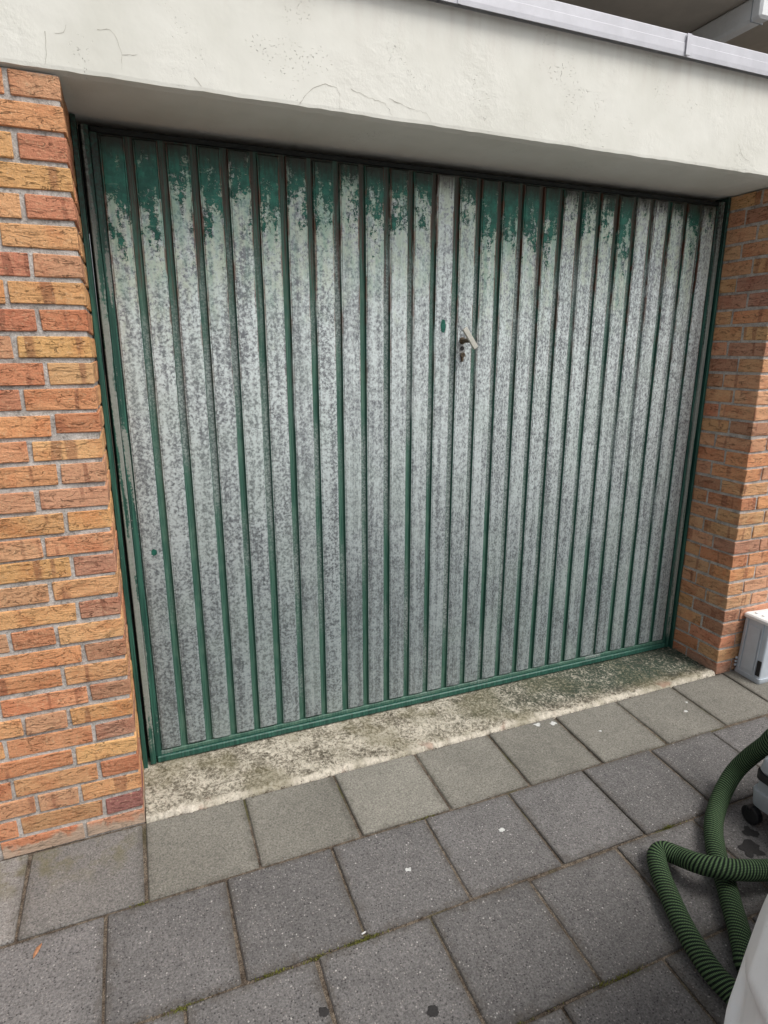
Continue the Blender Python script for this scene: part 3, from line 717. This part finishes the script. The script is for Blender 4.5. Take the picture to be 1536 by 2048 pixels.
extr([(-1.55, .24), (-1.50, .60), (-1.62, .80), (-1.98, .98), (-2.55, 1.82), (-2.75, 1.93), (-6.2, 1.97), (-6.3, .24)], .66, 2.46, .05, 'body', WHITE)  # unseen tall body, added to block sky and darken the right-hand paving
extr([(-2.015, 1.02), (-2.03, 1.06), (-2.50, 1.755), (-2.53, 1.76), (-2.54, 1.75), (-2.05, 1.02)], .80, 2.32, .0, 'windscreen', GLASS)
for wx in (.66, 2.30):
    for wy in (-2.25, -5.4):
        mm = MB(); sg = 28
        for (xx, rr) in ((-.02, .20), (-.015, .31), (.16, .31), (.17, .20)):
            for i in range(sg): a = 2 * math.pi * i / sg; mm.v.append((wx + xx - 1.2, wy + 1.6 + rr * math.cos(a), gz(wy) + .31 + rr * math.sin(a)))
        mm.f = [(r_ * sg + i, r_ * sg + (i + 1) % sg, (r_ + 1) * sg + (i + 1) % sg, (r_ + 1) * sg + i) for r_ in range(3) for i in range(sg)] + [tuple(range(sg)), tuple(3 * sg + i for i in range(sg))]
        mm.build('wheel', BLACK, vb)

# ------------------------------------------------------------------ small marks on the paving
def blob(name, x, y, r_, mat, label, cat, group=None, th_=.0009, asp=1.0, seed=0, rot=0):
    rr = random.Random(seed + int(x * 1000)); n = 26; mm = MB()
    for zz, sc in ((0, 1.0), (th_, .82)):
        for i in range(n):
            a = 2 * math.pi * i / n; q = r_ * sc * (1 + .6 * noise.noise(Vector((math.cos(a) * 1.3 + x * 9, math.sin(a) * 1.3, seed))) + .25 * noise.noise(Vector((math.cos(a) * 4 + x * 9, math.sin(a) * 4, seed))) + rr.uniform(-.10, .10))
            dx, dy = q * math.cos(a), q * math.sin(a) * asp
            mm.v.append((dx * math.cos(rot) - dy * math.sin(rot), dx * math.sin(rot) + dy * math.cos(rot), zz + SLOPE * (dx * math.sin(rot) + dy * math.cos(rot))))
    mm.f = [(i, (i + 1) % n, n + (i + 1) % n, n + i) for i in range(n)] + [tuple(n + i for i in range(n))]
    o = mm.build(name, mat); o.location = (x, y, gz(y) + .0014); return tag(o, label, cat, group)
G1 = 'dried white paint drops on the slabs'
for x, y, r_, lb in [(.672, -.432, .009, 'dried white paint drop on the second slab row, nearest the left'), (.995, -.405, .010, 'dried white paint drop on the second slab row, in the middle'),
                     (1.241, -.404, .008, 'dried white paint drop on the second slab row, furthest right'), (1.395, -.022, .013, 'white paint splash touching the threshold, left one of a pair'),
                     (1.456, -.036, .014, 'white paint splash beside the threshold, right one of a pair'), (1.595, -.136, .007, 'small white fleck alone on the slab below the paint splashes'),
                     (2.055, -.112, .006, 'white fleck near the right pier, upper one of two'), (2.004, -.156, .008, 'white fleck near the right pier, lower one of two')]:
    blob('paint_drop', x, y, r_, CHALK, lb, 'paint drop', G1, asp=.7, seed=3)
for x, y, r_, lb in [(.349, -.700, .012, 'round black stain at the bottom edge, left of the other'), (.575, -.786, .015, 'black blot at the bottom edge, right of the round stain'),
                     (1.641, -.726, .036, 'large dark oil stain in front of the grey dust extractor'), (1.700, -.680, .024, 'smaller oil stain under the corner of the dust extractor')]:
    blob('oil_stain', x, y, r_, OIL, lb, 'stain', 'dark stains on the paving', th_=.0004, asp=.8, seed=8)
lf = obj('dry_leaf', [(-.018, -.003, 0), (-.004, -.006, .004), (.012, -.003, .006), (.022, .004, .002), (.006, .006, .005), (-.008, .003, .003), (0, -.002, .008)],
         [(0, 1, 6), (1, 2, 6), (2, 3, 6), (3, 4, 6), (4, 5, 6), (5, 0, 6)], TWIG); lf.location = (-.253, -.327, gz(-.327) + .002); lf.rotation_euler = (0, 0, 1.0)
tag(lf, 'curled orange dry leaf on the slab at the left edge', 'leaf')
pc = obj('paper_scrap', *cbox(-.0065, .0065, -.002, .002, 0, .003, .0008), CHALK); pc.location = (.493, -.562, gz(-.562) + .0015); pc.rotation_euler = (0, 0, .25)
tag(pc, 'tiny white scrap beside a tuft of moss in the joint', 'scrap')
# moss tufts in the joints: one object, nobody could count the shoots
mm = MB(); rm = random.Random(9)
for (x, y, lx, ly, n) in [(.490, -.576, .05, .006, 420), (1.48, -.572, .018, .008, 160), (1.038, -.880, .05, .006, 260), (.258, -.577, .04, .005, 160), (.063, -.579, .05, .006, 160), (.80, -.28, .04, .004, 60),
                          (.365, -.578, .03, .005, 90), (-.02, -.28, .02, .006, 60), (.97, -.874, .03, .006, 80), (1.5, -.576, .05, .004, 60), (.70, -.877, .12, .004, 120)]:
    for _ in range(n):
        px, py = x + rm.gauss(0, lx * .5), y + rm.gauss(0, ly * .6); h = rm.uniform(.002, .008); a = rm.uniform(0, 6.28); wd = rm.uniform(.0008, .0018); z = gz(py) - .003
        tx, ty = rm.uniform(-.004, .004), rm.uniform(-.004, .004)
        mm.add([(px - wd * math.cos(a), py - wd * math.sin(a), z), (px + wd * math.cos(a), py + wd * math.sin(a), z), (px + tx, py + ty, z + h)], [(0, 1, 2)])
tag(mm.build('moss', MOSS), 'yellow green moss tufts growing in the paving joints', 'moss', kind='stuff')
# grit lying along the joints and the foot of the wall
mm = MB(); rg = random.Random(14)
def grit(px, py, z, s_):
    v = [(px + rg.uniform(-s_, s_), py + rg.uniform(-s_, s_), z + q * s_) for q in (0, 0, 0, 1.1)]
    mm.add(v, [(0, 1, 2), (0, 1, 3), (1, 2, 3), (2, 0, 3)])
for yj, n in ((-.279, 900), (-.574, 1100), (-.877, 900), (-1.178, 250)):
    for _ in range(n): py = yj + rg.gauss(0, .0055); px = rg.uniform(-.7, 2.6); grit(px, py, gz(py) + .0004, rg.uniform(.0008, .003))
for _ in range(420): px = rg.uniform(-.6, 2.5); py = -abs(rg.gauss(0, .008)) - .001; grit(px, py, gz(py) + .0008, rg.uniform(.0008, .0035))
tag(mm.build('grit', JOINT), 'fine grit and crumbs along the paving joints', 'grit', kind='stuff')
